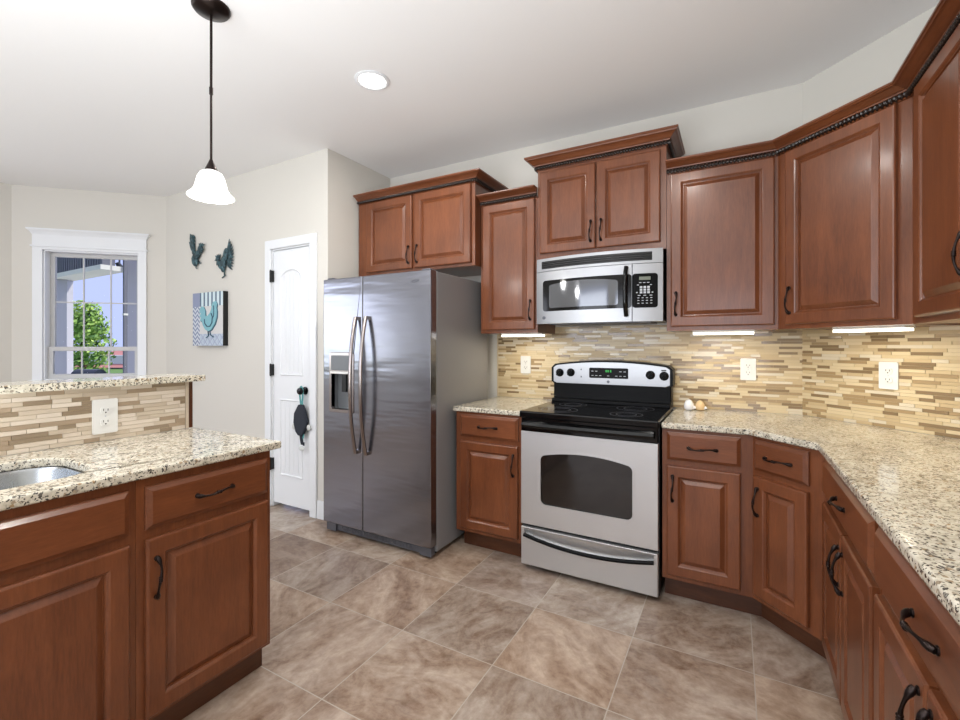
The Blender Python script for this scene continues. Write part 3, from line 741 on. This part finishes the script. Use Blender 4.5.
# ------------------------------------------------------------------ pantry door
d1 = thing('door_1', None, None, (0, YP, 0)); d1['kind'] = 'structure'
fr = MB()
cw = .07
fr.plate([(DX0 - cw, 0), (DX0, 0), (DX0, DZ), (DX1, DZ), (DX1, 0), (DX1 + cw, 0), (DX1 + cw, DZ + cw), (DX0 - cw, DZ + cw)], [], -.018, 0)
fr.box(DX0, DX0 + .012, 0, .1, 0, DZ); fr.box(DX1 - .012, DX1, 0, .1, 0, DZ); fr.box(DX0, DX1, 0, .1, DZ - .012, DZ)
fr.build('door_casing', 'white', d1, bevel=.004)
px0, px1 = DX0 + .016, DX1 - .016
dp = MB().plate([(px0, .035), (px1, .035), (px1, DZ - .016), (px0, DZ - .016)], [], .006, .041).build('door_panel', 'white', d1, bevel=.002)
def ridge(loop, w=.022, h=.010, y=.006):
    m = MB(); n = len(loop); P = [Vector((a, 0, b)) for a, b in loop]
    rs = []
    for k in range(n):
        a, b, c = P[k - 1], P[k], P[(k + 1) % n]
        d_ = ((b - a).normalized() + (c - b).normalized()).normalized(); nr = Vector((-d_.z, 0, d_.x))
        rs.append([b - nr * w / 2 + Vector((0, y + .001, 0)), b + Vector((0, y - h, 0)), b + nr * w / 2 + Vector((0, y + .001, 0))])
    ids = [[m.vert(p) for p in r_] for r_ in rs]
    for k in range(n):
        A, B = ids[k], ids[(k + 1) % n]
        m.face((A[0], B[0], B[1], A[1])); m.face((A[1], B[1], B[2], A[2]))
    return m
ux0, ux1 = px0 + .085, px1 - .085
uc, uh = (ux0 + ux1) / 2, (ux1 - ux0) / 2
loop_t = [(ux0, 1.06), (ux1, 1.06), (ux1, 1.80)] + [(uc + uh * math.cos(a), 1.80 + .085 * math.sin(a)) for a in linsp(.12, PI - .12, 15)] + [(ux0, 1.80)]
ridge(loop_t).build('panel_molding', 'white', dp)
ridge([(ux0, .27), (ux1, .27), (ux1, .86), (ux0, .86)]).build('panel_molding', 'white', dp)
gr = MB()
for k in range(1, 5):
    x = ux0 + (ux1 - ux0) * k / 5
    gr.box(x - .003, x + .003, .003, .0065, 1.075, 1.80 + .07 * math.sqrt(max(0, 1 - ((x - uc) / uh) ** 2))); gr.box(x - .003, x + .003, .003, .0065, .285, .845)
gr.build('plank_beads', 'white', dp)
for hz in (1.845, 1.095, .345):
    hm = MB(); hm.box(DX0 - .004, DX0 + .020, -.021, .005, hz - .045, hz + .045); hm.lathe([(.006, -.05), (.006, .05)], (DX0 + .008, -.020, hz), 8); hm.build('hinge', 'blackp', d1)
kx, kz = -2.858, .945
kn = MB().lathe([(.030, 0), (.030, .006), (.012, .010), (.011, .030), (.024, .038), (.028, .050), (.024, .062), (.010, .066)], (kx, .006, kz), 20, 'y').build('door_knob', 'black', dp, smooth=50)

# hanging ornament
kY = YP - .030
t = thing('hanging_ornament', 'dark padded turtle-shaped ornament hanging by teal ribbon from the pantry door knob', 'ornament', (kx, kY, kz))
rb = MB(); rb.tube([(-.010, -.005, .028), (-.016, -.006, 0), (-.014, -.004, -.05), (-.004, -.002, -.12)], .010, 6, .4); rb.tube([(.012, -.005, .028), (.018, -.006, 0), (.014, -.004, -.05), (.004, -.002, -.12)], .010, 6, .4)
rb.tube([(-.010, -.005, .028), (0, -.006, .034), (.012, -.005, .028)], .007, 6, .5); rb.tube([(.028, -.002, -.31), (.018, -.002, -.35), (.006, -.002, -.37)], .007, 6, .5)
rb.build('ribbon', 'teal', t)
pd = MB(); pd.plate([(-.02, -.10), (.02, -.10), (.05, -.15), (.068, -.22), (.062, -.27), (.025, -.33), (-.02, -.34), (-.052, -.31), (-.075, -.24), (-.068, -.17)], [], -.022, .012)
pd.build('padded_body', 'pad', t, bevel=.012)
for fx, fz in ((-.082, -.275), (.082, -.27)): MB().ell((fx, -.004, fz), .020, .008, .024).build('flipper', 'clear', t, smooth=60)
tl = MB().tube([(0, -.004, -.33), (.004, -.004, -.37), (.012, -.006, -.40), (.028, -.006, -.405), (.030, -.006, -.385)], [.014, .012, .010, .008, .006], 8).build('tail', 'pad', t, smooth=60)
MB().ell((.004, -.004, -.435), .030, .008, .020).build('tail_fin', 'clear', t, smooth=60)

# ------------------------------------------------------------------ art on the pantry wall
ky = YP / 2.31
ax0, ax1, az0, az1 = -4.24 * ky + .06, -3.775 * ky + .04, 1.275 + .013 * ky, 1.27 + .478 * ky
aw, ah = ax1 - ax0, az1 - az0
t = thing('wall_canvas', 'square canvas with a pale blue rooster over patchwork patterns', 'picture', ((ax0 + ax1) / 2, YP, az0))
box('canvas', 'blackp', -aw / 2, aw / 2, -.045, 0, 0, ah, t)
def pat(name, kind):
    m = mat(name, (150, 165, 185), .7); tt = NT(m); tc = tt.n('ShaderNodeTexCoord'); sx = tt.n('ShaderNodeSeparateXYZ'); tt.l(tc.outputs['Object'], sx.inputs[0])
    if kind == 'stripe':
        f = tt.math('FRACT', tt.math('MULTIPLY', sx.outputs[0], 17.)); tt.color(tt.ramp(f, [(0, (78, 96, 116)), (.36, (108, 130, 152)), (.44, (214, 230, 234)), (.9, (206, 222, 228))], 'LINEAR'))
    elif kind == 'chevron':
        zz = tt.math('ABSOLUTE', tt.math('SUBTRACT', tt.math('FRACT', tt.math('MULTIPLY', sx.outputs[0], 16.)), .5))
        f = tt.math('FRACT', tt.math('ADD', tt.math('MULTIPLY', sx.outputs[2], 26.), tt.math('MULTIPLY', zz, 1.6)))
        tt.color(tt.ramp(f, [(0, (120, 130, 160)), (.45, (136, 148, 176)), (.55, (206, 212, 220)), (1, (200, 206, 216))]))
    else:
        a_ = tt.math('FRACT', tt.math('ADD', tt.math('MULTIPLY', sx.outputs[0], 14.), tt.math('MULTIPLY', sx.outputs[2], 14.)))
        b_ = tt.math('FRACT', tt.math('SUBTRACT', tt.math('MULTIPLY', sx.outputs[0], 14.), tt.math('MULTIPLY', sx.outputs[2], 14.)))
        f = tt.math('MINIMUM', a_, b_); tt.color(tt.ramp(f, [(.08, (150, 160, 188)), (.2, (190, 202, 214)), (1., (168, 182, 204))]))
    return m
m = MB(); m.box(-aw / 2, -aw / 2 + aw * .24, -.047, -.045, 0, ah * .74); m.build('patch', pat('chevron_print', 'chevron'), t)
m = MB(); m.box(-aw / 2 + aw * .24, aw / 2, -.047, -.045, 0, ah * .22); m.build('patch', pat('lattice_print', 'lattice'), t)
m = MB(); m.box(-aw / 2 + aw * .24, aw / 2, -.047, -.045, ah * .74, ah); m.build('patch', pat('stripe_print', 'stripe'), t)
m = MB(); m.box(-aw / 2, -aw / 2 + aw * .24, -.047, -.045, ah * .74, ah); m.build('patch', mat('lilac_print', (142, 150, 178), .7), t)
m = MB(); m.box(-aw / 2 + aw * .24, aw / 2, -.047, -.045, ah * .22, ah * .74); m.build('patch', mat('pale_print', (208, 208, 208), .7), t)
P = lambda u, v: (-aw / 2 + u * aw, v * ah)
ro = [P(*q) for q in ((.28, .70), (.33, .74), (.40, .73), (.45, .66), (.46, .56), (.52, .55), (.60, .60), (.66, .68), (.68, .76), (.72, .81), (.80, .82), (.84, .77), (.82, .70), (.84, .64), (.83, .52), (.77, .40), (.66, .30), (.58, .27), (.46, .30), (.38, .38), (.33, .48), (.28, .46), (.31, .54), (.26, .55), (.31, .61), (.26, .63))]
M['paleblue'] = mat('pale_blue_paint', (128, 180, 192), .6); M['deepblue'] = mat('deep_blue_paint', (58, 92, 112), .6)
MB().plate([(x + .006, z_ - .006) for x, z_ in ro], [], -.050, -.046).build('rooster_outline', 'deepblue', t)
MB().plate(ro, [], -.056, -.049).build('rooster', 'paleblue', t)
m = MB(); m.tube([(*P(.44, .50)[:1], -.056, P(.44, .50)[1])] + [(P(u, v)[0], -.057, P(u, v)[1]) for u, v in ((.45, .42), (.52, .36), (.62, .36), (.69, .43), (.70, .54), (.66, .60))], .005, 6)
m.tube([(P(u, v)[0], -.057, P(u, v)[1]) for u, v in ((.74, .74), (.75, .64), (.74, .55), (.70, .50))], .004, 6)
m.tube([(P(u, v)[0], -.052, P(u, v)[1]) for u, v in ((.60, .28), (.62, .20), (.72, .16))], .005, 6); m.tube([(P(u, v)[0], -.052, P(u, v)[1]) for u, v in ((.54, .28), (.55, .18), (.48, .15))], .005, 6)
m.build('rooster_lines', 'deepblue', t)

# metal roosters
def leafp(m, a, ang, L, w, y0, th=.006, bend=0.):
    pts = []
    for k in range(9): 
        u = k / 8; pts.append((u * L, w * math.sin(PI * u ** .8) * .5))
    for k in range(7, 0, -1):
        u = k / 8; pts.append((u * L, -w * math.sin(PI * u ** .8) * .5))
    c, s_ = math.cos(ang), math.sin(ang)
    def f(u, v, y): vv = v + bend * (u / L) ** 2 * L; return (a[0] + u * c - vv * s_, y, a[1] + u * s_ + vv * c)
    m.prism(pts, [], lambda u, v: f(u, v, y0), lambda u, v: f(u, v, y0 + th))
def metal_rooster(loc, label, flip, kind):
    t = thing('metal_rooster', label, 'wall ornament', loc, 0, 'teal metal roosters on the pantry wall'); s = -1 if flip else 1
    b = MB()
    if kind == 0:   # wings up, tail raised
        b.ell((-.03, -.02, .05), .045, .02, .060, Rm=Matrix.Rotation(R(-20), 3, 'Y')); b.ell((.02, -.022, .10), .030, .018, .058, Rm=Matrix.Rotation(R(38), 3, 'Y')); b.ell((.065, -.025, .145), .034, .018, .032)
        b.build('body', 'patina', t, smooth=60)
        f = MB()
        for k in range(9): leafp(f, (-.035 - k * .004, .08 + k * .017), R(116 + 8 * (k % 3) - k * 2.2), .165 - k * .009, .044, -.016 - .001 * k)
        for k in range(6): leafp(f, (-.05, .10 + k * .03), R(150 - 4 * k), .06, .02, -.012)
        f.build('tail_feathers', 'patina', t)
        c = MB()
        for k in range(4): leafp(c, (.055 + k * .013, .165), R(105 - k * 26), .035, .014, -.028)
        leafp(c, (.09, .14), R(-12), .03, .012, -.028); leafp(c, (.085, .125), R(-80), .028, .014, -.028); c.build('comb', 'patina', t)
        l = MB(); l.tube([(-.02, -.015, .0), (-.025, -.015, -.02), (-.008, -.015, -.028)], .005, 6); l.tube([(.02, -.015, .04), (.04, -.015, .015), (.058, -.015, .018)], .005, 6); leafp(l, (-.06, .08), R(185), .05, .012, -.012); l.build('leg', 'patina', t)
    else:
        b.ell((-.005, -.02, .07), .034, .02, .075, Rm=Matrix.Rotation(R(8), 3, 'Y')); b.ell((-.05, -.022, .07), .028, .018, .05, Rm=Matrix.Rotation(R(-25), 3, 'Y')); b.ell((-.075, -.026, .115), .026, .016, .026)
        b.ell((.028, -.020, .145), .034, .014, .060, Rm=Matrix.Rotation(R(10), 3, 'Y')); b.build('body', 'patina', t, smooth=60)
        f = MB()
        for k in range(11): leafp(f, (.03 + .002 * k, .075 + .0095 * k), R(-52 + 11.5 * k), .100 + .004 * max(0, k - 8), .021, -.012 - .001 * k, bend=.2)
        f.build('tail_feathers', 'patina', t)
        c = MB()
        for k in range(4): leafp(c, (-.088 + k * .012, .128), R(135 - k * 28), .032, .013, -.030)
        leafp(c, (-.098, .11), R(190), .026, .012, -.028); leafp(c, (-.088, .095), R(260), .034, .014, -.028); c.build('comb', 'patina', t)
        l = MB(); l.tube([(.0, -.015, .01), (.005, -.015, -.035), (-.028, -.015, -.05)], .006, 6); l.tube([(.005, -.015, -.035), (.02, -.015, -.03)], .005, 6); l.build('leg', 'patina', t)
metal_rooster((-4.275, YP, 2.02), 'teal metal rooster with one tall raised wing, hung above the canvas', False, 0)
metal_rooster((-3.865, YP, 1.93), 'teal metal rooster with a fanned curved tail, hung nearer the pantry door', False, 1)

# ------------------------------------------------------------------ window of the bay
w1 = thing('window_1', None, None, (XB - BAY, YP - BAY, 0), R(45)); w1['kind'] = 'structure'
cs = MB(); co0, co1 = sw(-1.04), sw(-.16)
cs.plate([(co0, zw(.93)), (WX0, zw(.93)), (WX0, WZ1), (WX1, WZ1), (WX1, zw(.93)), (co1, zw(.93)), (co1, zw(2.185)), (co0, zw(2.185))], [], -.018, 0)
cs.box(co0, co1, -.02, 0, zw(2.185), zw(2.30)); cs.box(co0 - .012, co1 + .012, -.028, 0, zw(2.178), zw(2.192))
cs.build('window_casing', 'white', w1, bevel=.003)
hc = MB(); zt = zw(2.34)
hc.rings([[(co0 - e, -.02 - e, z_), (co1 + e, -.02 - e, z_), (co1 + e, 0, z_), (co0 - e, 0, z_)] for e, z_ in ((0, zt - .055), (.004, zt - .045), (.012, zt - .03), (.026, zt - .014), (.030, zt - .012), (.030, zt))]); hc.build('head_crown', 'white', w1)
jm = MB(); jm.box(WX0 - .002, WX0 + .012, 0, .13, WZ0, WZ1); jm.box(WX1 - .012, WX1 + .002, 0, .13, WZ0, WZ1); jm.box(WX0, WX1, 0, .13, WZ1 - .012, WZ1 + .002); jm.box(WX0, WX1, 0, .13, WZ0 - .002, WZ0 + .012); jm.build('jamb', 'white', w1)
sb = MB(); sb.box(co0 - .02, co1 + .02, -.05, .0, zw(.93) - .02, WZ0 + .004); sb.box(co0, co1, -.016, 0, zw(.93) - .11, zw(.93) - .02); sb.build('window_stool', 'white', w1, bevel=.004)
def sash(x0, x1, z0, z1, y, fw, nx, nz, name):
    s = MB().plate([(x0, z0), (x1, z0), (x1, z1), (x0, z1)], [[(x0 + fw, z0 + fw), (x1 - fw, z0 + fw), (x1 - fw, z1 - fw), (x0 + fw, z1 - fw)]], y, y + .035).build(name, 'vinyl', w1, bevel=.003)
    g_ = MB()
    for k in range(1, nx): xx = x0 + fw + (x1 - x0 - 2 * fw) * k / nx; g_.box(xx - .0055, xx + .0055, y + .012, y + .024, z0 + fw, z1 - fw)
    for k in range(1, nz): zz = z0 + fw + (z1 - z0 - 2 * fw) * k / nz; g_.box(x0 + fw, x1 - fw, y + .011, y + .025, zz - .0055, zz + .0055)
    g_.build('grille_bars', 'vinyl', s)
    box('glass_pane', 'glass', x0 + fw, x1 - fw, y + .016, y + .020, z0 + fw, z1 - fw, s)
zm = zw(1.257)
sash(WX0 + .012, WX1 - .012, zm - .018, WZ1 - .012, .075, .036, 3, 2, 'upper_sash')
sash(WX0 + .012, WX1 - .012, WZ0 + .012, zm + .022, .04, .040, 3, 1, 'lower_sash')

# ------------------------------------------------------------------ pendants and ceiling light
def pendant(x, y, label):
    t = thing('pendant_lamp', label, 'lamp', (x, y, ZC), 0, 'glass pendant lamps over the island')
    MB().lathe([(.074, 0), (.074, -.010), (.066, -.020), (.030, -.030), (.010, -.036)], (0, 0, 0), 28).build('canopy', 'bronze', t, smooth=40)
    zt = 2.038 - ZC
    MB().tube([(0, 0, -.03), (0, 0, -.36)], .0055, 10).tube([(0, 0, -.36), (0, 0, zt + .02)], .005, 10).lathe([(.008, -.345), (.008, -.375)], (0, 0, 0), 10).build('rod', 'bronze', t, smooth=60)
    MB().lathe([(.006, zt + .05), (.012, zt + .035), (.022, zt + .012), (.026, zt), (.024, zt - .006)], (0, 0, 0), 20).build('socket_cap', 'bronze', t, smooth=50)
    pr = [(.026, 0), (.042, -.009), (.052, -.028), (.058, -.052), (.064, -.076), (.075, -.093), (.089, -.106), (.091, -.111)]
    sh = MB().lathe([(r_, zt + h_) for r_, h_ in pr] + [(r_ - .004, zt + h_ - .002) for r_, h_ in pr[::-1]], (0, 0, 0), 32, cap0=False, cap1=False).build('shade', 'shade', t, smooth=60)
    MB().ell((0, 0, zt - .055), .028, .028, .036).build('bulb', 'glow', t, smooth=60)
    light('pendant_light', 'POINT', (0, 0, zt - .125), 5, (1, .97, .92), size=.05, parent=t)
pendant(-1.96, 1.137, 'white glass bell pendant hanging over the island end')
pendant(-1.96, .22, 'glass bell pendant further along the island, seen in the microwave door')
def can(x, y, label):
    t = thing('ceiling_light', label, 'light', (x, y, ZC), 0, 'recessed ceiling lights')
    MB().lathe([(.094, -.002), (.094, -.006), (.080, -.010), (.072, -.006), (.072, -.001)], (0, 0, 0), 32, cap0=False, cap1=False).build('trim_ring', 'white', t, smooth=40)
    MB().lathe([(.072, -.003), (.071, -.006), (.01, -.007)], (0, 0, 0), 32).build('lens', 'glow', t, smooth=40)
    light('downlight', 'AREA', (0, 0, -.015), 11, (1, .97, .92), (0, 0, 0), .14, None, t)
can(-1.73, 1.88, 'round recessed ceiling light glowing above the floor before the fridge')
can(-.35, .95, 'added recessed light above the frame near the camera, to light the room')  # this can and the two below are added out of view as room fill
can(-.9, -1.2, 'added recessed light behind the camera, to light the room')  # unseen, added for more light in the room
can(-3.4, -.6, 'added recessed light out of view beyond the island, to light the room')  # unseen as well, extra light for the room

# ------------------------------------------------------------------ outside the bay window
Fv = Vector((-math.sin(R(29.25)), math.cos(R(29.25)), 0)); Rv = Vector((math.cos(R(29.25)), math.sin(R(29.25)), 0))
def at(px, py, d): return Vector((0, 0, 1.29)) + (Fv + Rv * ((px - 480) / 454) + Vector((0, 0, 1)) * ((345.5 - py) / 454)) * d
ln = struct('lawn', MB().box(-120, -5.9, -60, 120, -.5, -.46), 'lawn')
struct('bounce_slab', MB().box(-13, -5.9, 1.0, 9, -.47, -.45), 'paleroof')  # unseen slab, added so the soffit gets neutral bounce instead of lawn green
def post(px, d, w, label, h=2.865):
    p = at(px, 340, d); t = thing('porch_post', label, 'post', (p.x, p.y, -.45), R(45), 'grey porch posts outside the window')
    box('shaft', 'porch', -w / 2, w / 2, -w / 2, w / 2, 0, h, t); box('base_block', 'porch', -w / 2 - .03, w / 2 + .03, -w / 2 - .03, w / 2 + .03, 0, .2, t)
post(63.5, 7.85, .19, 'grey porch post beside the tree, seen through the window')
post(135.5, 7.4, .20, 'grey porch post with the downspout, seen through the window', 3.7)
p = at(125.2, 340, 6.95)
t = thing('downspout', 'dark downspout running down the porch post', 'downspout', (p.x, p.y, -.45)); box('pipe', 'siding', -.022, .022, -.022, .022, 0, 3.6, t); 
for zz in (.8, 2.2): box('strap', 'porchlight', -.028, .028, -.028, .028, zz, zz + .03, t)
p0, p1 = at(50, 262, 7.75), at(115, 262, 6.5)
d_ = Vector((p1.x - p0.x, p1.y - p0.y, 0)); L = d_.length - .42; ang = math.atan2(d_.y, d_.x)
t = thing('porch_beam', 'dark slatted porch beam across the top of the window view', 'beam', (p0.x, p0.y, 2.49), ang)
m = MB(); m.box(-.8, L, 0, .16, 0, 1.0)
for i in range(int((L + .8) / .09)): m.box(-.8 + i * .09, -.76 + i * .09, -.012, 0, 0, 1.0)
m.build('slatted_face', 'siding', t); box('soffit_board', 'porchlight', -.8, L, -.02, .30, -.07, 0, t)
p = at(119.5, 266, 7.1); t = thing('flood_light', 'small dark flood light on the porch beam', 'light', tuple(p)); m = MB(); m.T = Matrix.Rotation(R(30), 4, 'X'); m.lathe([(.03, .06), (.05, -.07)], (0, 0, 0), 12); m.build('lamp_head', 'grill', t); MB().tube([(0, 0, .05), (0, 0, .22)], .012, 6).build('bracket', 'grill', t)
# tree
p = at(83, 345.5, 26); t = thing('leafy_tree', 'round green tree beyond the porch, seen through the window', 'tree', (p.x, p.y, -.45))
MB().tube([(0, 0, 0), (.05, 0, 1.2), (0, .05, 2.4)], [.2, .15, .12], 8).build('trunk', 'bark', t)
rnd = random.Random(5); lf = MB()
for cx_, cz_, rr in ((0, 2.6, 1.2), (-.5, 1.5, 1.0), (.6, 1.7, 1.05), (.1, 3.5, .8), (.2, .9, 1.1), (-.4, 3.0, .7), (.5, 2.8, .8)):
    for k in range(420):
        v = Vector((rnd.gauss(0, 1), rnd.gauss(0, 1), rnd.gauss(0, 1))).normalized() * rr * 1.12 * (.5 + .5 * rnd.random())
        c = Vector((cx_ * Rv.x, cx_ * Rv.y, cz_)) + v
        n = (v.normalized() + Vector((rnd.gauss(0, .5), rnd.gauss(0, .5), rnd.gauss(0, .5)))).normalized(); a = n.orthogonal().normalized(); b = n.cross(a); s_ = .08 + .07 * rnd.random()
        lf.face([lf.vert(c + a * s_), lf.vert(c + b * s_ * .6), lf.vert(c - a * s_), lf.vert(c - b * s_ * .6)])
lf.build('foliage', 'leaf', t)
# neighbour house
p = at(116, 345.5, 34); t = thing('neighbor_house', 'low house with a reddish roof beyond the tree, seen through the window', 'house', (p.x, p.y, -.45), R(29))
box('walls', 'paleroof', -3.0, 4.0, 0, 5, 0, 1.0, t)
MB().rings([[(-3.4, -.4, -.9), (4.4, -.4, -.9), (4.4, 5.4, -.9), (-3.4, 5.4, -.9)], [(-1.2, 2.3, .62), (4.4, 2.3, .85), (4.4, 2.7, .85), (-1.2, 2.7, .62)]]).build('roof', 'redroof', t).location = (0, 0, 1.0)
box('rear_gable', 'paleroof', -.6, 2.6, 4.0, 8, 1.0, 2.0, t)
# grill
p = at(89, 373.5, 7.2); t = thing('patio_grill', 'dark domed grill on the porch, just above the window sill', 'grill', (p.x, p.y, -.45), R(30))
gh = p.z + .47; t.scale = (.5, .6, 1)
MB().rings([[(x, y * .25, z_) for x, y in ((-1, -1), (1, -1), (1, 1), (-1, 1))] for x_, z_ in ()] or [[(.42 * a_, .25 * b_, z_) for a_, b_ in ((-1, -1), (1, -1), (1, 1), (-1, 1))] for z_ in (.6, gh - .12)]).build('firebox', 'grill', t)
MB().rings([[(x, .26 * math.cos(a_), gh - .12 + .17 * math.sin(a_)) for a_ in linsp(0, PI, 9)] for x in (-.36, -.33, .33, .36)]).build('lid', 'grill', t, smooth=40)
for sx in (-1, 1):
    for sy in (-1, 1): box('leg', 'grill', sx * .36 - .02, sx * .36 + .02, sy * .2 - .02, sy * .2 + .02, 0, .6, t)
MB().tube([(-.5, -.1, gh - .06), (-.56, -.1, gh - .06)], .04, 10).build('side_knob', 'grill', t)
